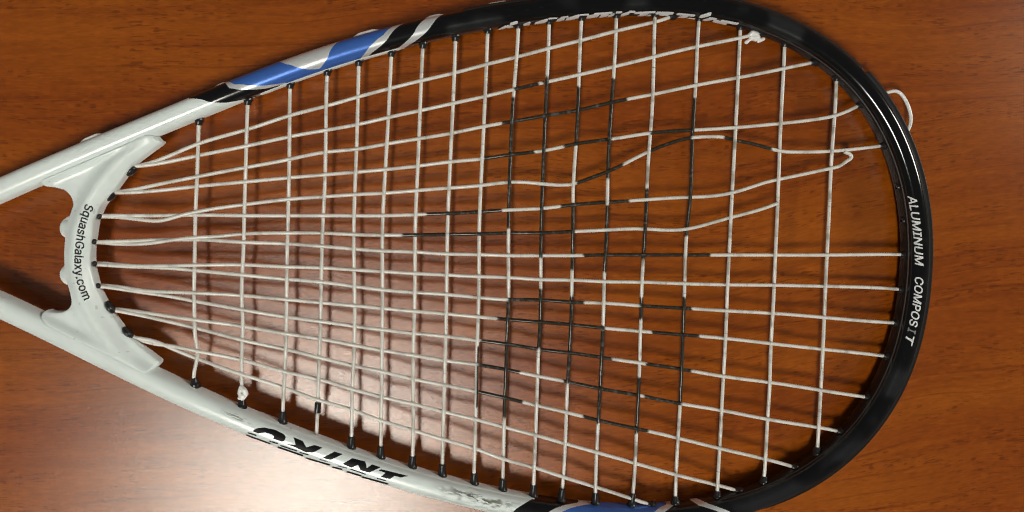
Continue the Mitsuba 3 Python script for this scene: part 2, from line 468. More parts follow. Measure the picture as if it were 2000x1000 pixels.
# ------------------------------------------------------------------ throat bridge: a signed distance, meshed by surface nets
def seg_dist(pts, poly):
    """distance from 2-D points to a polyline"""
    best = np.full(len(pts), 1e9)
    for a, b in zip(poly[:-1], poly[1:]):
        ab = b - a
        t = np.clip(((pts - a) @ ab) / (ab @ ab), 0, 1)
        best = np.minimum(best, np.linalg.norm(pts - a - t[:, None] * ab, axis=1))
    return best


def poly_sd(pts, poly):
    """signed distance to a polygon, negative inside"""
    d = seg_dist(pts, np.vstack([poly, poly[:1]]))
    x, y = pts.T
    inside = np.zeros(len(pts), bool)
    for (x0, y0), (x1, y1) in zip(poly, np.roll(poly, -1, axis=0)):
        c = (y0 > y) != (y1 > y)
        inside ^= c & (x < (x1 - x0) * (y - y0) / (y1 - y0 + 1e-15) + x0)
    return np.where(inside, -d, d)


def smin(a, b, k):
    h = np.clip(0.5 + 0.5 * (b - a) / k, 0, 1)
    return b + (a - b) * h - k * h * (1 - h)


def surface_nets(D, origin, step):
    s = D < 0
    nx, ny, nz = D.shape
    acc = np.zeros((nx - 1, ny - 1, nz - 1, 3)); cnt = np.zeros((nx - 1, ny - 1, nz - 1))
    corners = [(i, j, k) for i in (0, 1) for j in (0, 1) for k in (0, 1)]
    sub = lambda A, c: A[c[0]:nx - 1 + c[0], c[1]:ny - 1 + c[1], c[2]:nz - 1 + c[2]]
    for c0 in corners:
        for ax in range(3):
            if c0[ax] == 0:
                c1 = list(c0); c1[ax] = 1; c1 = tuple(c1)
                d0, d1 = sub(D, c0), sub(D, c1)
                m = (d0 < 0) != (d1 < 0)
                t = np.where(m, d0 / np.where(m, d0 - d1, 1), 0)
                p = np.array(c0, float)[None, None, None, :] * np.ones(t.shape + (1,))
                p[..., ax] = t
                acc += p * m[..., None]; cnt += m
    used = cnt > 0
    idx = np.full(used.shape, -1); idx[used] = np.arange(used.sum())
    ijk = np.argwhere(used)
    v = origin + (ijk + acc[used] / cnt[used][:, None]) * step
    faces = []
    for ax in range(3):
        u, w = [(1, 2), (2, 0), (0, 1)][ax]
        a = [slice(None)] * 3; b = [slice(None)] * 3
        a[ax] = slice(0, -1); b[ax] = slice(1, None)
        m = s[tuple(a)] != s[tuple(b)]
        e = np.argwhere(m)
        ok = (e[:, u] > 0) & (e[:, w] > 0) & (e[:, u] < D.shape[u] - 1) & (e[:, w] < D.shape[w] - 1)
        e = e[ok]
        sg = s[e[:, 0], e[:, 1], e[:, 2]]
        def at(du, dw):
            q = e.copy(); q[:, u] += du; q[:, w] += dw
            return idx[q[:, 0], q[:, 1], q[:, 2]]
        A, Bq, Cq, Dq = at(-1, -1), at(0, -1), at(0, 0), at(-1, 0)
        quad = np.stack([A, Bq, Cq, Dq], 1)
        quad[~sg] = quad[~sg][:, ::-1]
        faces.append(quad)
    q = np.vstack(faces)
    return v, np.vstack([q[:, [0, 1, 2]], q[:, [0, 2, 3]]])


BR = [(300, 273), (273, 292), (243, 317), (216, 345), (196, 374), (178, 408), (166, 440), (159, 470), (156, 500), (158, 530), (165, 562), (181, 600), (203, 636), (230, 668), (262, 699), (297, 730)]
br2 = resample(Ps(BR)[:, :2], 1.2 * MM, s=len(BR) * (0.25 * MM) ** 2)
LIPZ = 4.2 * MM
web = np.vstack([Ps([(82, 366), (78, 358), (84, 350), (130, 331), (210, 297), (285, 263), (296, 263), (304, 272), (316, 276)], LIPZ)[:, :2],
                 Ps([(262, 321), (224, 374), (199, 402), (187, 430), (180, 500), (182, 522), (191, 557), (210, 596), (245, 645), (280, 676), (316, 704)])[:, :2] + [0.6 * MM, 0],
                 Ps([(308, 716), (289, 728), (279, 727), (200, 688), (140, 659), (93, 634), (80, 620), (78, 611), (86, 605)], LIPZ)[:, :2],
                 Ps([(100, 606), (122, 607), (136, 602), (143, 590), (141, 570)], 0.5 * MM)[:, :2],
                 Ps([(132, 540), (129, 500), (131, 447), (140, 416), (146, 400), (141, 384), (130, 373), (112, 368)], 0.5 * MM)[:, :2]])
STEP = 0.55 * MM
lo = np.array([web[:, 0].min() - 3 * MM, web[:, 1].min() - 3 * MM, -8 * MM])
hi = np.array([web[:, 0].max() + 3 * MM, web[:, 1].max() + 3 * MM, 8 * MM])
nx, ny, nz = ((hi - lo) / STEP).astype(int) + 2
gx_, gy_, gz_ = (lo[i] + np.arange(n) * STEP for i, n in enumerate((nx, ny, nz)))
pts2 = np.stack(np.meshgrid(gx_, gy_, indexing='ij'), -1).reshape(-1, 2)
dbr, dweb, darm = seg_dist(pts2, br2), poly_sd(pts2, web), seg_dist(pts2, C2)
near_arm = AB[np.argmin(np.linalg.norm(C2[None, ::8] - pts2[:, None], axis=2), axis=1) * 8]


def ell(d, z, a, b, n=2.0):
    k = ((np.abs(d[:, None]) / a) ** n + (np.abs(z[None, :]) / b) ** n) ** (1 / n)
    return (k - 1) * np.minimum(a, b) * np.where(k < 1, 1, 1)


ends_ = np.clip((pts2[:, :1] - P(215, 300)[0]) / (16 * MM), 0, 1)
tube_d = ell(dbr, gz_, (4.3 - 0.9 * ends_) * MM, (5.9 - 1.0 * ends_) * MM)
plate_d = np.broadcast_to((np.abs(gz_) - 2.7 * MM)[None, :], tube_d.shape)
thin = np.clip((P(270, 300)[0] - pts2[:, :1]) / (9 * MM), 0, 1)          # the sheath runs out thin on the arms
sheath_d = ell(darm, gz_, near_arm[:, :1] + (0.45 + 0.65 * thin) * MM, near_arm[:, 1:] + (0.45 + 0.65 * thin) * MM, 2.45)
body = smin(smin(tube_d, np.maximum(plate_d, dweb[:, None] + 0.3 * MM), 2.4 * MM), sheath_d, 1.8 * MM)
body = -smin(-body, -np.broadcast_to(dweb[:, None], body.shape), 0.6 * MM)     # rounded edges all round
# flattened bosses on the handle side, where the strings turn
for bx, by in ((131, 444), (131, 535)):
    c = P(bx, by)[:2]
    r = np.sqrt(((pts2[:, :1] - c[0]) / (2.6 * MM)) ** 2 + ((pts2[:, 1:] - c[1]) / (3.3 * MM)) ** 2 + (gz_[None, :] / (2.4 * MM)) ** 2)
    body = smin(body, (r - 1) * 2.4 * MM, 0.8 * MM)
BODY = body.reshape(nx, ny, nz)
bv, bf = surface_nets(BODY, lo, STEP)
bv[:, 2] += zc(bv[:, 0])
bm = trimesh.Trimesh(bv, bf, process=False)
bm = relax(bm, 5)
if bm.volume < 0:
    bm.invert()
add(R + 'throat_bridge', bm, 'mat_white_plastic', smooth=True, label='white plastic bridge across the throat with a web address in black print')


def bridge_top(xy):
    i = np.clip((np.asarray(xy) - lo[:2]) / STEP, 0, [nx - 2, ny - 2])
    k = np.floor(i).astype(int); t = i - k
    col = sum((BODY[k[:, 0] + a, k[:, 1] + b] * ((t[:, 0] if a else 1 - t[:, 0]) * (t[:, 1] if b else 1 - t[:, 1]))[:, None]) for a in (0, 1) for b in (0, 1))
    out = np.full(len(col), -1.0)
    for z in range(nz - 2, 0, -1):
        m = (out < -0.5) & (col[:, z] < 0) & (col[:, z + 1] >= 0)
        out[m] = gz_[z] + STEP * col[m, z] / (col[m, z] - col[m, z + 1])
    return out


# ------------------------------------------------------------------ lettering
def fine(mesh, size):
    v, f = trimesh.remesh.subdivide_to_size(mesh.vertices, mesh.faces, size, max_iter=12)
    return v, f


def flat(poly):
    v, f = trimesh.creation.triangulate_polygon(poly, engine='earcut')
    return trimesh.Trimesh(np.c_[v, np.zeros(len(v))], f, process=False)


def top_only(text, height, bold):
    """the front faces of the letters alone"""
    m = meshkit.text_mesh(text, height, 0.01, bold)
    keep = m.face_normals[:, 2] > 0.9
    return m.submesh([np.nonzero(keep)[0]], append=True)


def along(path_px, t, y):
    """pixel at fraction t along a path, y pixels to its left"""
    p = resample(np.array(path_px, float), 0.5)
    L = np.r_[0, np.cumsum(np.linalg.norm(np.diff(p, axis=0), axis=1))]
    s = np.asarray(t) * L[-1]
    q = np.stack([np.interp(s, L, p[:, i]) for i in (0, 1)], 1)
    g = np.gradient(p, axis=0); g /= np.linalg.norm(g, axis=1, keepdims=True)
    d = np.stack([np.interp(s, L, g[:, i]) for i in (0, 1)], 1)
    return q + y[:, None] * np.stack([d[:, 1], -d[:, 0]], 1)


def text_px(text, path_px, height_px, bold=True, slant=0.0, stretch=(0, 1), whole=None):
    m = top_only(text, 10.0, bold)
    v, f = fine(m, 1.6)
    ref = whole or v[:, 0].max()
    t = stretch[0] + (v[:, 0] - v[:, 0].min() + slant * v[:, 1]) / (v[:, 0].max() - v[:, 0].min() + slant * 10) * (stretch[1] - stretch[0])
    return along(path_px, t, (v[:, 1] - 5.0) / 10.0 * height_px), f


def on_frame(px, f, key, mat, off=0.15 * MM, label=None):
    sp = np.array([to_frame(*p) for p in px])
    v = surf(sp[:, 0], sp[:, 1], off)
    n = np.cross(v[f[:, 1]] - v[f[:, 0]], v[f[:, 2]] - v[f[:, 0]])
    c = v[f].mean(1)
    flip = (n * (CAM - c)).sum(1).mean() < 0
    return add(key, (v, f[:, ::-1] if flip else f), mat, smooth=True, label=label)


MIDPATH = [(1780, 378), (1786, 410), (1790, 440), (1793, 475), (1795, 512), (1795, 540), (1792.5, 575), (1788, 610), (1781, 643), (1773, 674)]
LT = R + 'frame__lettering'
px, f = text_px('ALUMINUM', MIDPATH, 15, slant=0.2, stretch=(0.0, 0.468))
on_frame(px, f, LT, 'mat_ink_white', label='white ALUMINUM print on the black tip')
px, f = text_px('COMPOS', MIDPATH, 15, slant=0.2, stretch=(0.535, 0.872))
on_frame(px, f, LT, 'mat_ink_white', label='white COMPOSIT print on the black tip')
px, f = text_px('I', MIDPATH, 15, slant=0.2, stretch=(0.880, 0.915))
on_frame(px, f, LT, 'mat_ink_worn', label='worn letter I of the print')
px, f = text_px('T', MIDPATH, 15, slant=0.2, stretch=(0.915, 0.995))
on_frame(px, f, LT, 'mat_ink_white')


def draw(polys, ox, oy, sc, key, mat, off, label=None, size=2.0):
    vs, fs, n = [], [], 0
    for poly in polys:
        pl = Polygon([(ox + x / sc, oy + y / sc) for x, y in poly]).buffer(0)
        for g in getattr(pl, 'geoms', [pl]):
            if g.area < 0.05:
                continue
            v, f = fine(flat(g), size)
            vs.append(v[:, :2]); fs.append(f + n); n += len(v)
    return on_frame(np.vstack(vs), np.vstack(fs), key, mat, off, label)


def quad(x0, y0, x1, y1, w):
    """a stroke of the lettering"""
    d = np.array([x1 - x0, y1 - y0], float); d /= np.linalg.norm(d)
    n = np.array([-d[1], d[0]]) * w / 2
    a, b = np.array([x0, y0]), np.array([x1, y1])
    return [tuple(a + n), tuple(a + n * 0.4 - d * w * 0.3), tuple(a - n), tuple(b - n), tuple(b - n * 0.4 + d * w * 0.3), tuple(b + n)]


big = [[(150, 130), (200, 100), (280, 93), (400, 120), (490, 163), (516, 195), (505, 232), (478, 247), (378, 215), (390, 190), (360, 165), (290, 146), (215, 155)],
       [(600, 200), (700, 240), (742, 310), (830, 285), (922, 315), (810, 368), (740, 362), (600, 300), (520, 272), (628, 282)],
       [(1050, 358), (1142, 385), (1010, 446), (918, 425)],
       [(1248, 430), (1388, 466), (1398, 500), (1405, 540), (1462, 498), (1557, 530), (1432, 586), (1338, 560), (1318, 512), (1308, 500), (1238, 532), (1140, 490)],
       [(1562, 550), (1862, 626), (1780, 640), (1712, 622), (1660, 656), (1560, 633), (1612, 590), (1535, 562)]]
rows = [quad(105, 148, 195, 178, 13), quad(340, 240, 430, 268, 12), quad(460, 288, 640, 348, 12), quad(670, 364, 765, 390, 10), quad(890, 440, 975, 464, 7), quad(1090, 512, 1190, 536, 7),
        quad(1230, 547, 1395, 604, 10), quad(1520, 648, 1615, 674, 9), quad(80, 172, 345, 268, 13), quad(430, 305, 705, 398, 16), quad(735, 425, 1000, 500, 15), quad(1030, 524, 1135, 549, 15),
        quad(1192, 575, 1345, 620, 15), quad(1352, 632, 1640, 710, 15)]
draw(big + rows, 470, 820, 2000 / 350, LT, 'mat_ink_black', 0.15 * MM, label='large black OXINT lettering cut by two white lines on the white lower limb')

topA = [(115, 452, 215, 395, 36), (228, 392, 330, 415, 34), (280, 362, 380, 332, 36), (498, 378, 585, 345, 44), (680, 352, 850, 300, 44), (868, 275, 1000, 266, 18), (1020, 305, 1120, 268, 42), (1060, 258, 1170, 242, 18),
        (1165, 290, 1340, 235, 46), (1355, 216, 1490, 210, 18), (1485, 250, 1650, 220, 44), (1575, 203, 1850, 182, 24), (1695, 240, 1800, 208, 40), (1825, 235, 1890, 205, 34), (1915, 178, 2000, 172, 24)]
topB = [(98, 220, 200, 185, 42), (195, 166, 285, 168, 26), (295, 185, 600, 168, 26), (385, 215, 495, 195, 48), (525, 222, 565, 228, 26), (630, 182, 880, 188, 34), (695, 208, 830, 212, 26), (950, 195, 1220, 222, 28),
        (1010, 268, 1125, 228, 44), (1160, 280, 1260, 288, 42), (1312, 240, 1448, 195, 46), (1378, 310, 1500, 270, 44), (1450, 258, 1560, 275, 28), (1550, 298, 1750, 372, 40), (1645, 300, 1900, 346, 32)]
draw([quad(*q[:4], q[4] * 1.25) for q in topA], 960, 0, 8, LT, 'mat_ink_white', 0.55 * MM, label='white slanted lettering along the inside of the upper rim', size=1.5)
draw([quad(*q[:4], q[4] * 1.25) for q in topB], 1200, 0, 8, LT, 'mat_ink_white', 0.55 * MM, size=1.5)

# the web address on the bridge
WPATH = [(175.5, 400), (167, 428), (160, 455), (156, 482), (154.5, 510), (156.5, 538), (163, 562), (173, 584)]


def on_bridge(px, f, key, mat, label):
    dz = np.full(len(px), 5.0 * MM)
    for _ in range(4):
        xy = np.array([P(a, b, d) for (a, b), d in zip(px, dz)])
        h = bridge_top(xy[:, :2])
        dz = np.where(h > -0.5, h, dz)
    xy[:, 2] = zc(xy[:, 0]) + dz + 0.12 * MM
    n = np.cross(xy[f[:, 1]] - xy[f[:, 0]], xy[f[:, 2]] - xy[f[:, 0]])
    return add(key, (xy, f[:, ::-1] if n[:, 2].mean() < 0 else f), mat, smooth=True, label=label)


px, f = text_px('SquashGalaxy.com', WPATH, 17, bold=True, slant=0.08)
on_bridge(px, f, R + 'throat_bridge__lettering', 'mat_ink_black', 'black SquashGalaxy.com print')

# ------------------------------------------------------------------ strings, traced where they lie; K = inked black from .. to (x for mains, y for crosses)
MAINS = [
 ([(262, 325), (300, 316), (387, 281), (482, 253), (565, 226), (637, 207), (700, 189), (760, 173), (820, 158), (885, 143), (949, 126), (1010, 111), (1070, 95), (1134, 79), (1202, 61), (1278, 43), (1299, 37), (1313, 31)], []),
 ([(262, 325), (300, 321), (386, 304), (482, 285), (565, 267), (637, 254), (698, 243), (760, 229), (820, 216), (884, 202), (948, 188), (1002, 175), (1068, 160), (1131, 146), (1200, 130), (1277, 111), (1362, 91), (1445, 74), (1485, 64)], [(1004, 1052), (1060, 1066)]),
 ([(222, 375), (250, 372), (300, 362), (385, 345), (480, 327), (565, 311), (636, 297), (697, 291), (755, 281), (817, 271), (882, 260), (945, 247), (1002, 237), (1065, 226), (1130, 215), (1195, 200), (1276, 184), (1357, 167), (1445, 151), (1530, 134), (1592, 121)], [(980, 1224)]),
 ([(222, 376), (250, 376), (300, 373), (384, 364), (480, 355), (565, 347), (635, 341), (695, 336), (752, 331), (817, 324), (880, 316), (942, 310), (997, 302), (1063, 294), (1125, 281), (1190, 272), (1270, 260), (1353, 254), (1437, 249), (1525, 241), (1600, 232), (1630, 226), (1655, 217), (1682, 203)], [(945, 1044), (1100, 1194), (1270, 1354)]),
 ([(186, 423), (200, 423), (240, 425), (275, 429), (312, 431), (345, 423), (382, 414), (480, 399), (565, 389), (632, 384), (692, 380), (750, 377), (815, 372), (877, 367), (940, 362), (992, 356), (1060, 359), (1120, 359), (1150, 349), (1187, 335), (1217, 321), (1265, 297), (1305, 281), (1350, 269), (1380, 267), (1412, 268), (1437, 274), (1470, 281), (1507, 291), (1525, 295), (1560, 297), (1625, 295), (1680, 290), (1727, 284)],
  [(1125, 1217), (1265, 1350), (1413, 1507)]),
 ([(186, 422), (240, 421), (310, 421), (385, 420), (477, 421), (562, 421), (630, 421), (690, 421), (750, 421), (812, 419), (874, 417), (935, 414), (994, 410), (1057, 407), (1120, 400), (1187, 395), (1260, 390), (1347, 385), (1375, 384), (1427, 377), (1462, 367), (1500, 355), (1522, 350), (1570, 340), (1622, 329), (1640, 324), (1655, 314), (1663, 306), (1661, 302), (1655, 299), (1649, 296)], [(832, 980), (1095, 1230)]),
 ([(176, 472), (210, 475), (250, 477), (300, 474), (350, 467), (382, 464), (430, 461), (472, 457), (560, 455), (630, 455), (692, 458), (747, 459), (810, 459), (872, 458), (935, 457), (997, 455), (1057, 455), (1122, 452), (1185, 449), (1257, 447), (1325, 449), (1342, 447), (1380, 438), (1426, 425), (1475, 412), (1518, 397)], [(785, 1122)]),
 ([(176, 473), (210, 472), (250, 471), (300, 469), (350, 468), (382, 468), (475, 473), (560, 476), (630, 481), (692, 486), (747, 490), (810, 492), (874, 496), (935, 497), (992, 499), (1056, 499), (1117, 499), (1180, 498), (1255, 498), (1338, 498), (1424, 498), (1512, 498), (1612, 498), (1700, 497), (1772, 497)], [(1138, 1387)]),
 ([(180, 515), (210, 515), (260, 519), (320, 519), (380, 518), (472, 517), (560, 521), (629, 523), (692, 527), (747, 530), (810, 534), (874, 537), (935, 540), (994, 542), (1056, 546), (1117, 547), (1180, 550), (1255, 551), (1337, 554), (1422, 556), (1512, 557), (1614, 559), (1712, 562), (1770, 566)], []),
 ([(180, 516), (210, 518), (260, 521), (320, 523), (380, 528), (474, 537), (560, 545), (629, 551), (692, 559), (747, 566), (810, 571), (872, 575), (935, 581), (990, 585), (1055, 586), (1115, 590), (1180, 592), (1249, 597), (1337, 602), (1420, 607), (1512, 612), (1610, 620), (1766, 631)], [(991, 1140), (1249, 1351)]),
 ([(186, 558), (210, 558), (245, 562), (285, 568), (320, 570), (380, 572), (472, 577), (560, 585), (627, 591), (692, 597), (747, 602), (810, 608), (872, 613), (935, 619), (992, 624), (1055, 629), (1115, 634), (1182, 641), (1252, 647), (1335, 654), (1418, 661), (1506, 671), (1607, 682), (1744, 697)], [(970, 1182), (1273, 1366)]),
 ([(186, 559), (210, 561), (245, 566), (285, 572), (320, 577), (380, 588), (474, 605), (560, 619), (627, 628), (692, 637), (747, 644), (810, 651), (871, 657), (935, 665), (990, 672), (1052, 682), (1112, 689), (1175, 698), (1250, 709), (1331, 721), (1412, 735), (1505, 747), (1602, 762), (1706, 777)], [(938, 1195), (1261, 1351)]),
 ([(216, 603), (250, 606), (320, 616), (382, 625), (472, 637), (560, 652), (625, 662), (690, 674), (746, 684), (807, 694), (869, 704), (930, 712), (990, 722), (1052, 735), (1110, 746), (1172, 759), (1247, 772), (1327, 788), (1412, 802), (1500, 819), (1600, 835), (1646, 844)], [(932, 1015), (1100, 1250), (1258, 1331)]),
 ([(216, 605), (250, 611), (275, 616), (320, 626), (385, 641), (472, 664), (557, 682), (623, 698), (690, 714), (746, 726), (807, 740), (867, 752), (928, 764), (987, 777), (1049, 792), (1105, 805), (1170, 821), (1247, 838), (1322, 855), (1406, 876), (1496, 897), (1556, 914)], [(932, 1020), (1138, 1265)]),
 ([(246, 653), (275, 664), (300, 671), (330, 675), (382, 685), (472, 703), (556, 726), (623, 741), (688, 760), (745, 775), (806, 789), (867, 804), (928, 819), (985, 834), (1046, 850), (1103, 866), (1167, 884), (1242, 905), (1323, 928), (1403, 948), (1445, 960)], []),
 ([(246, 654), (275, 661), (300, 666), (330, 678), (382, 699), (472, 731), (554, 757), (621, 781), (686, 800), (743, 821), (806, 840), (865, 858), (927, 876), (982, 896), (1043, 913), (1098, 931), (1166, 952), (1234, 974), (1274, 987)], []),
]
CROSSES = [
 ([(389, 226), (387, 281), (385, 345), (382, 414), (380, 518), (379, 580), (380, 625), (382, 662), (386, 686), (384, 705), (381, 752)], []),
 ([(485, 182), (482, 253), (480, 325), (477, 425), (475, 500), (472, 575), (474, 625), (472, 700), (472, 740), (472, 806)], []),
 ([(567, 150), (566, 200), (565, 311), (562, 450), (560, 550), (559, 650), (556, 727), (553, 790), (551, 838)], []),
 ([(640, 125), (637, 207), (635, 341), (630, 455), (627, 575), (625, 662), (622, 741), (621, 785), (620, 810), (617, 868)], []),
 ([(701, 107), (699, 200), (695, 325), (691, 450), (692, 550), (691, 700), (688, 760), (687, 830), (684, 890)], []),
 ([(765, 90), (760, 200), (753, 325), (747, 450), (747, 550), (746, 684), (745, 775), (743, 905)], []),
 ([(827, 73), (821, 200), (816, 325), (811, 450), (810, 571), (807, 694), (807, 775), (804, 922)], []),
 ([(890, 58), (885, 200), (879, 325), (874, 450), (872, 575), (870, 675), (867, 775), (864, 900), (863, 937)], []),
 ([(953, 44), (947, 200), (941, 325), (936, 450), (935, 575), (932, 675), (930, 775), (927, 876), (926, 952)], [(674, 796)]),
 ([(1013, 36), (1009, 112), (1002, 200), (997, 300), (994, 400), (993, 499), (993, 585), (991, 640), (989, 700), (986, 777), (984, 850), (981, 962)], [(190, 446), (586, 816)]),
 ([(1073, 26), (1069, 144), (1065, 226), (1060, 350), (1057, 450), (1056, 550), (1055, 629), (1052, 682), (1050, 736), (1046, 850), (1041, 972)], [(150, 502), (564, 681)]),
 ([(1137, 20), (1131, 146), (1125, 281), (1120, 359), (1119, 450), (1117, 547), (1115, 634), (1112, 689), (1108, 760), (1104, 865), (1095, 982)], [(170, 284), (397, 527), (578, 748)]),
 ([(1204, 16), (1199, 140), (1194, 210), (1190, 272), (1187, 350), (1185, 449), (1180, 550), (1179, 600), (1176, 675), (1172, 760), (1167, 850), (1163, 988)], [(152, 348), (400, 531), (645, 827)]),
 ([(1280, 18), (1277, 111), (1273, 225), (1268, 290), (1264, 360), (1260, 450), (1255, 530), (1252, 610), (1250, 680), (1247, 772), (1243, 850), (1240, 915), (1233, 990)], [(368, 506), (580, 624), (736, 846)]),
 ([(1367, 24), (1362, 91), (1359, 160), (1353, 255), (1350, 350), (1347, 400), (1342, 447), (1338, 520), (1336, 600), (1333, 675), (1329, 775), (1324, 860), (1319, 986)], [(191, 462), (580, 788)]),
 ([(1447, 40), (1444, 100), (1438, 225), (1433, 320), (1428, 415), (1424, 498), (1421, 560), (1418, 640), (1415, 700), (1411, 770), (1407, 850), (1403, 920), (1400, 984)], []),
 ([(1533, 78), (1528, 180), (1524, 260), (1521, 340), (1517, 440), (1513, 530), (1510, 600), (1505, 690), (1503, 760), (1499, 820), (1495, 897), (1490, 950)], []),
 ([(1634, 142), (1629, 240), (1624, 310), (1619, 420), (1615, 500), (1611, 590), (1607, 685), (1603, 762), (1599, 835), (1595, 895)], []),
]
RAD = 0.74 * MM
main_px = [resample(np.array(m, float), 1.0) for m, _ in MAINS]
cross_px = [resample(np.array(c, float), 1.0) for c, _ in CROSSES]


def crossings(pa, pb):
    """where a main (pa, ordered in x) meets a cross (pb, ordered in y)"""
    d = np.linalg.norm(pa[:, None, ::4 if False else 1] - pb[None], axis=2)
    i, j = np.unravel_index(np.argmin(d), d.shape)
    return (i, j) if d[i, j] < 4 and 3 < j < len(pb) - 4 else None


weave_m = {i: [] for i in range(16)}
weave_c = {j: [] for j in range(18)}
for i, pa in enumerate(main_px):
    for j, pb in enumerate(cross_px):
        if i == 5 and j == 17 or True:
            h = crossings(pa, pb)
            if h:
                up = 1 if (i + j) % 2 == 0 else -1
                weave_m[i].append((h[0], up)); weave_c[j].append((h[1], -up))


def heights(n, hits, amp):
    h = sorted(set(hits))
    k, z = [0], [0.0]
    for i, u in h:
        if i - k[-1] > 6:
            k.append(i); z.append(u * amp)
    if n - 1 - k[-1] > 6:
        k.append(n - 1); z.append(0.0)
    if len(k) < 2:
        return np.zeros(n)
    from scipy.interpolate import PchipInterpolator
    return PchipInterpolator(k, z, extrapolate=True)(np.arange(n))


def string_colour(path, q, K, dirt, seed, side=None):
    """one colour per ring: white nylon, grey wear, black ink between the stops K (q: the running coordinate)"""
    n = len(path)
    base = np.tile([0.66, 0.645, 0.60], (n, 1))
    s = np.arange(n)
    wear = meshkit.fbm(np.c_[s * 0.045, np.full(n, seed * 7.3), np.zeros(n)], 3, seed)
    fine_ = meshkit.noise(np.c_[s * 0.5, np.full(n, seed * 3.1), np.zeros(n)], seed + 50)
    w = np.clip((wear - 0.50) / 0.25, 0, 1) * dirt
    base = base * (1 - w[:, None] * 0.62) + np.array([0.17, 0.145, 0.10]) * w[:, None] * 0.62
    speck = (fine_ > 0.9) & (wear > 0.42)
    base[speck] = base[speck] * (1 - 0.5 * dirt) + np.array([0.05, 0.04, 0.03]) * 0.5 * dirt
    ink = np.zeros(n)
    for k0, k1 in K:
        ink = np.maximum(ink, np.clip((q - k0) / 4 + 0.5, 0, 1) * np.clip((k1 - q) / 4 + 0.5, 0, 1))
    inkc = np.array([0.022, 0.0195, 0.014]) * (0.75 + 0.8 * fine_[:, None])
    chip = (meshkit.noise(np.c_[s * 0.22, np.full(n, seed * 5.7), np.ones(n)], seed + 9) > 0.86)
    inkc[chip] = inkc[chip] * 0.5 + 0.055
    return base * (1 - ink[:, None]) + inkc * ink[:, None]


def string(key, px, z, K, q, dirt, seed, radius=RAD, sides=10, label=None, half=False):
    path = np.array([P(a, b, d) for (a, b), d in zip(px, z)])
    v, f = tube(path, radius, sides)
    col = string_colour(path, q, K, dirt, seed)
    # the stencilled ink has ragged ends and thin places that differ round the string
    vc = np.zeros((len(path), sides, 3))
    for k in range(sides):
        jag = 5.0 * (meshkit.noise(np.c_[np.arange(len(path)) * 0.08, np.full(len(path), 3.7 * k + seed), np.zeros(len(path))], seed + 77) - 0.5)
        c_in, c_out = string_colour(path, q + jag, K, dirt, seed), string_colour(path, q, [], dirt, seed)
        thin_ = np.clip((meshkit.fbm(np.c_[np.arange(len(path)) * 0.11, np.full(len(path), 1.9 * k + seed * 2.3), np.ones(len(path))], 2, seed + 5) - 0.66) / 0.2, 0, 1)[:, None]
        vc[:, k] = c_in * (1 - 0.14 * thin_) + c_out * 0.14 * thin_
    vc = vc.reshape(-1, 3)
    if half:                                               # ink that only reached one flank
        clean = np.repeat(string_colour(path, q, [], dirt, seed), sides, axis=0)
        side_ = (v[:len(vc), 0] - np.repeat(path[:, 0], sides)) > 0.25 * radius
        vc = np.where(side_[:, None], vc, clean)
    vc = np.vstack([vc, col[:1], col[-1:]])
    return add(R + key, (v, f[:, ::-1]) if trimesh.Trimesh(v, f, process=False).volume < 0 else (v, f), 'mat_string', smooth=True, color=vc, label=label)


WEAVE = 0.50 * MM
MAIN_LABEL = {5: 'broken main string ending in a small hook near the tip', 6: 'broken main string ending short of the tip', 4: 'slack main string that waves upwards'}
for i, px in enumerate(main_px):
    z = heights(len(px), weave_m[i], WEAVE)
    if i < 16:                                             # the pairs leave the bridge one above the other and twist apart
        tw = (1 if i % 2 else -1) * 0.55 * MM * np.clip(1 - (px[:, 0] - px[0, 0]) / 130.0, 0, 1)
        z = z * np.clip((px[:, 0] - px[0, 0]) / 130.0, 0, 1) + tw
    string('main_string', px, z, MAINS[i][1], px[:, 0], 0.5, 11 + i, label=MAIN_LABEL.get(i))
DIRT = [0.2, 0.2, 0.6, 0.8, 0.5, 0.55, 0.6, 0.6, 0.6, 0.7, 0.8, 0.9, 0.8, 1.2, 1.1, 1.2, 0.8, 0.9]
for j, px in enumerate(cross_px):
    string('cross_string', px, heights(len(px), weave_c[j], WEAVE), CROSSES[j][1], px[:, 1], DIRT[j], 41 + j, half=(j == 8))

# ------------------------------------------------------------------ grommets: where each string enters the frame
def grommet(px, end, length, r0, r1, label=None):
    """end: index of the string's end (0 or -1); follows the string inwards from the frame's inner wall"""
    w = np.array([P(a, b)[:2] for a, b in px])
    if end == -1:
        w = w[::-1]
    d = np.array([np.min(np.linalg.norm(C2 - p, axis=1)) for p in w[:60]])
    i = int(np.argmin(np.linalg.norm(C2 - w[0], axis=1)))
    sd = ((w[:60] - C2[i]) @ NIN[i])
    k = int(np.argmax(sd > AB[i, 0] * 0.96))
    p0 = np.array([*w[k], zc(w[k, 0])])
    ax = w[min(k + 14, len(w) - 1)] - w[k]
    ax = ax / np.linalg.norm(ax)
    ax3 = np.array([ax[0], ax[1], -0.013 * ax[0]])
    L = length
    prof = [(-1.2 * MM, r0 * 0.9), (-1.2 * MM, r0 * 1.25), (0.35 * MM, r0 * 1.3), (0.8 * MM, r0 * 1.08), (L * 0.45, (r0 * .6 + r1 * .4)), (L - 0.25 * MM, r1), (L, r1 * 0.85), (L, RAD * 1.02), (L - 0.8 * MM, RAD * 1.02)]
    return add(R + 'grommet', lathe(prof, p0, ax3), 'mat_grommet', smooth=35, label=label)


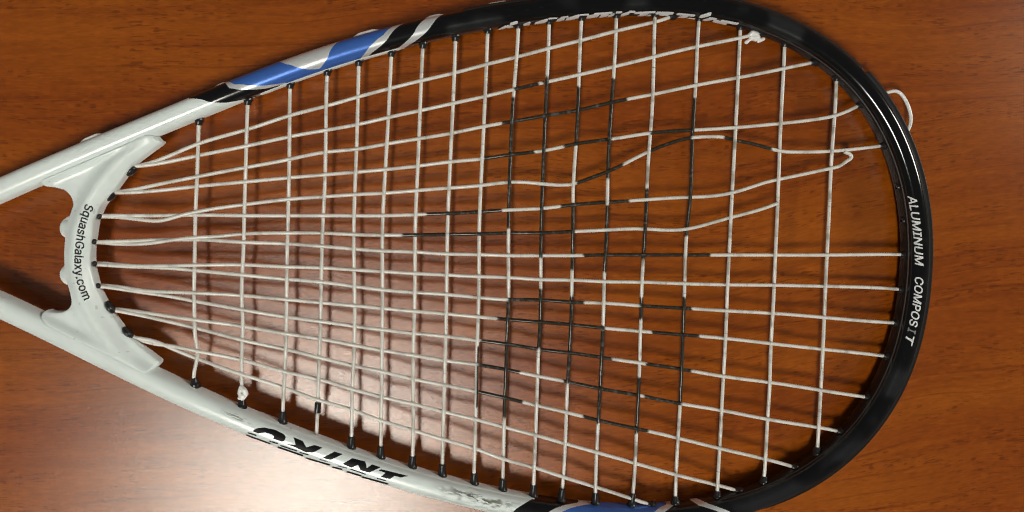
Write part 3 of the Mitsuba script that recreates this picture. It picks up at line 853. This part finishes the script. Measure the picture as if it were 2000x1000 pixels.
for j, px in enumerate(cross_px):
    grommet(px, 0, (2.3 if j < 8 else 1.7) * MM, 1.55 * MM, 1.35 * MM)
    if j != 3:
        grommet(px, -1, (4.9 if 2 <= j < 14 else 3.0) * MM, 1.6 * MM, 1.35 * MM)
for i, px in enumerate(main_px):
    if i in (5, 6):
        continue
    grommet(px, -1, (1.3 if i in (0, 1) else 2.0) * MM, 1.45 * MM, 1.2 * MM)


def tube_at(key, a, b, r, mat, label=None, dz=0.0):
    p0, p1 = P(*a, dz), P(*b, dz)
    L = np.linalg.norm(p1 - p0)
    prof = [(0, RAD), (0, r * 0.9), (0.2 * MM, r), (L - 0.2 * MM, r * 0.94), (L, r * 0.85), (L, RAD)]
    return add(R + key, lathe(prof, p0, p1 - p0), mat, smooth=35, label=label)


tube_at('grommet', (620, 806), (621, 786), 1.32 * MM, 'mat_grommet', 'loose black grommet that slid up its string')
# two empty holes where the broken loop ran
for px_, py_ in ((1752, 365), (1767, 430)):
    i = int(np.argmin(np.linalg.norm(C2 - P(px_, py_)[:2], axis=1)))
    p0 = C3[i] + np.r_[NIN[i] * AB[i, 0] * 0.97, 0]
    prof = [(-1.5 * MM, 1.9 * MM), (0.45 * MM, 1.8 * MM), (0.9 * MM, 1.5 * MM), (1.2 * MM, 1.3 * MM), (1.2 * MM, 0.8 * MM), (-1.0 * MM, 0.75 * MM)]
    add(R + 'grommet', lathe(prof, p0, np.r_[NIN[i], 0]), 'mat_grommet', smooth=35, label='empty black grommet, its string gone')


# flat black grommets and holes along the bridge
def ellipsoid(c, ax, ay, az, yaw):
    s = trimesh.creation.icosphere(subdivisions=3)
    v = s.vertices * [ax, ay, az]
    ca, sa = math.cos(yaw), math.sin(yaw)
    v = v @ np.array([[ca, sa, 0], [-sa, ca, 0], [0, 0, 1]])
    return v + c, s.faces


def torus(c, axis, r, tube_r, n=24, m=8, squash=1.0):
    axis = np.asarray(axis, float) / np.linalg.norm(axis)
    a = np.array([0, 0, 1.0]); b = np.cross(axis, a)
    t = np.linspace(0, 2 * np.pi, n, endpoint=False)
    path = np.asarray(c) + r * (np.cos(t)[:, None] * a * squash + np.sin(t)[:, None] * b)
    nrm = (path - c) / np.linalg.norm(path - c, axis=1, keepdims=True)
    g = np.arange(m) * 2 * np.pi / m
    v = path[:, None] + tube_r * (np.cos(g)[None, :, None] * nrm[:, None] + np.sin(g)[None, :, None] * axis)
    v = np.vstack([v.reshape(n * m, 3), v[0]])
    return v, grid_faces(n + 1, m)


for (px_, py_), (qx, qy), fl in (((246, 323), (262, 318), 1), ((211, 378), (222, 373), 1), ((186, 423), (196, 423), 0), ((176, 472), (186, 472), 0), ((177, 515), (187, 515), 0), ((184, 558), (194, 559), 0), ((211, 602), (221, 606), 1), ((246, 652), (257, 658), 1)):
    c, q = P(px_, py_, 0.2 * MM), P(qx, qy, 0.2 * MM)
    ax = (q - c) / np.linalg.norm(q - c)
    k = int(np.argmin(np.linalg.norm(br2 - c[:2], axis=1))); k = min(max(k, 1), len(br2) - 2)
    tg = br2[k + 1] - br2[k - 1]; tg /= np.linalg.norm(tg)
    nn = np.array([-tg[1], tg[0]])
    nn = nn if nn @ ax[:2] > 0 else -nn
    base = np.r_[br2[k], 0] + np.r_[nn * 4.25 * MM, 0]
    base[2] = zc(base[0])
    if fl:
        where = base + np.r_[nn * 0.2 * MM, 0] if py_ < 500 else P(px_, py_, 1.2 * MM) + np.r_[nn * 1.0 * MM, 0]
        e = ellipsoid(where, 1.4 * MM, 2.7 * MM, 2.2 * MM, math.atan2(nn[1], nn[0]))
        add(R + 'grommet', e, 'mat_grommet', smooth=True, label=None)
    else:
        add(R + 'grommet', ellipsoid(P(px_ + 8, py_, 1.5 * MM), 0.8 * MM, 1.1 * MM, 1.1 * MM, math.atan2(nn[1], nn[0])), 'mat_grommet', smooth=True)


# ------------------------------------------------------------------ string outside the frame, knots
def plain_string(key, px, dz, label, r=RAD):
    p = resample(np.array(px, float), 1.0)
    z = np.interp(np.linspace(0, 1, len(p)), np.linspace(0, 1, len(dz)), dz)
    path = np.array([P(a, b, d) for (a, b), d in zip(p, z)])
    return add(R + key, tube(path, r, 12), 'mat_nylon', smooth=40, label=label)


plain_string('string_loop', [(1722, 182), (1736, 180), (1745, 178), (1753, 179), (1761, 185), (1768, 195), (1774, 208), (1778, 222), (1779, 235), (1776, 248), (1768, 262)], np.array([-1, -1, -0.6, -0.2, 0, 0.2, 0.2, 0, -0.5, -1]) * MM,
             'slack white string loop sticking out of the rim')
for pts in ([(144, 424), (134, 427), (125, 434), (121, 444), (123, 455), (130, 461), (144, 464)], [(144, 515), (134, 518), (125, 525), (121, 535), (124, 546), (131, 552), (146, 556)]):
    plain_string('string_loop', pts, np.array([-0.3, 0, 0.3, 0.3, 0.3, 0, -0.3]) * MM, 'white string loop round the handle side of the bridge')


def rim_loop(a, b, out):
    """string lying in the groove outside the rim between two holes"""
    s0, s1 = s_at(*a), s_at(*b)
    s = np.linspace(s0, s1, 24)
    e = np.minimum(1, np.minimum(s - s0, s1 - s) / (3 * MM))
    path = surf(s, np.full(len(s), math.pi - 0.05), (-1.2 + (out + 1.2) * np.sqrt(np.clip(e, 0, 1)) / MM * MM) * MM)
    add(R + 'string_loop', tube(path, RAD * 1.05, 10), 'mat_nylon', smooth=40, label='white string showing along the outside of the rim')


for a, b, o in (((158, 285), (205, 264), 0.35), ((418, 178), (452, 163), 0.0), ((690, 80), (744, 64), 0.45), ((828, 42), (872, 34), 0.1), ((945, 22), (1000, 12), 0.5)):
    rim_loop(a, b, o)


def blob(parts, k=0.0):
    """lumps of melted nylon joined into one mesh: ((x, y, dz) px, radius mm) chains"""
    import manifold3d as m3
    out = None
    for chain in parts:
        sp = []
        for (a, b, d), r in chain:
            s = trimesh.creation.icosphere(subdivisions=2, radius=r * MM)
            sp.append(s.vertices + P(a, b, d * MM))
        for u, w in zip(sp[:-1], sp[1:]) if len(sp) > 1 else [(sp[0], sp[0])]:
            h = m3.Manifold.hull_points((np.vstack([u, w]) * 1000.0).astype(np.float32))
            out = h if out is None else out + h
    out = out.refine_to_length(0.25)
    m = out.to_mesh()
    t = trimesh.Trimesh(m.vert_properties[:, :3] / 1000.0, m.tri_verts, process=True)
    return relax(t, 3)


add(R + 'knot', blob([[((1464, 69, 0.2), 0.95), ((1470, 64, 0.8), 1.05), ((1477, 66, 0.9), 1.1), ((1481, 73, 0.5), 0.9), ((1475, 77, 0.2), 0.9), ((1466, 73, 0.6), 0.8)],
                      [((1474, 72, 0.3), 0.9), ((1464, 78, 0.4), 0.65), ((1458, 82, 0.4), 0.62)], [((1458, 82.5, 0.4), 0.85)],
                      [((1478, 74, 0.2), 0.8), ((1484, 79, 0.3), 0.85), ((1491, 76, 0.3), 0.8)], [((1481, 81, 0.1), 0.7)]]), 'mat_nylon', smooth=True, label='white string knot with two cut tails under the upper rim')
add(R + 'knot', blob([[((471, 757, 0.3), 0.95), ((477, 762, 0.8), 1.05), ((480, 769, 0.7), 1.05), ((475, 776, 0.5), 1.0), ((468, 777, 0.4), 0.85)],
                      [((470, 761, 0.2), 1.0), ((467, 768, 0.6), 0.7), ((472, 774, 0.9), 0.9)], [((473, 780, 0.3), 1.0)]]), 'mat_nylon', smooth=True, label='white string knot on the second cross string near the lower limb')
labels['ceiling_lamp'] = {'label': 'narrow ceiling lamp over the near side of the table', 'category': 'lamp'}
labels['desk_lamp_panel'] = {'label': 'square white lamp panel beyond the right end of the table', 'category': 'lamp'}
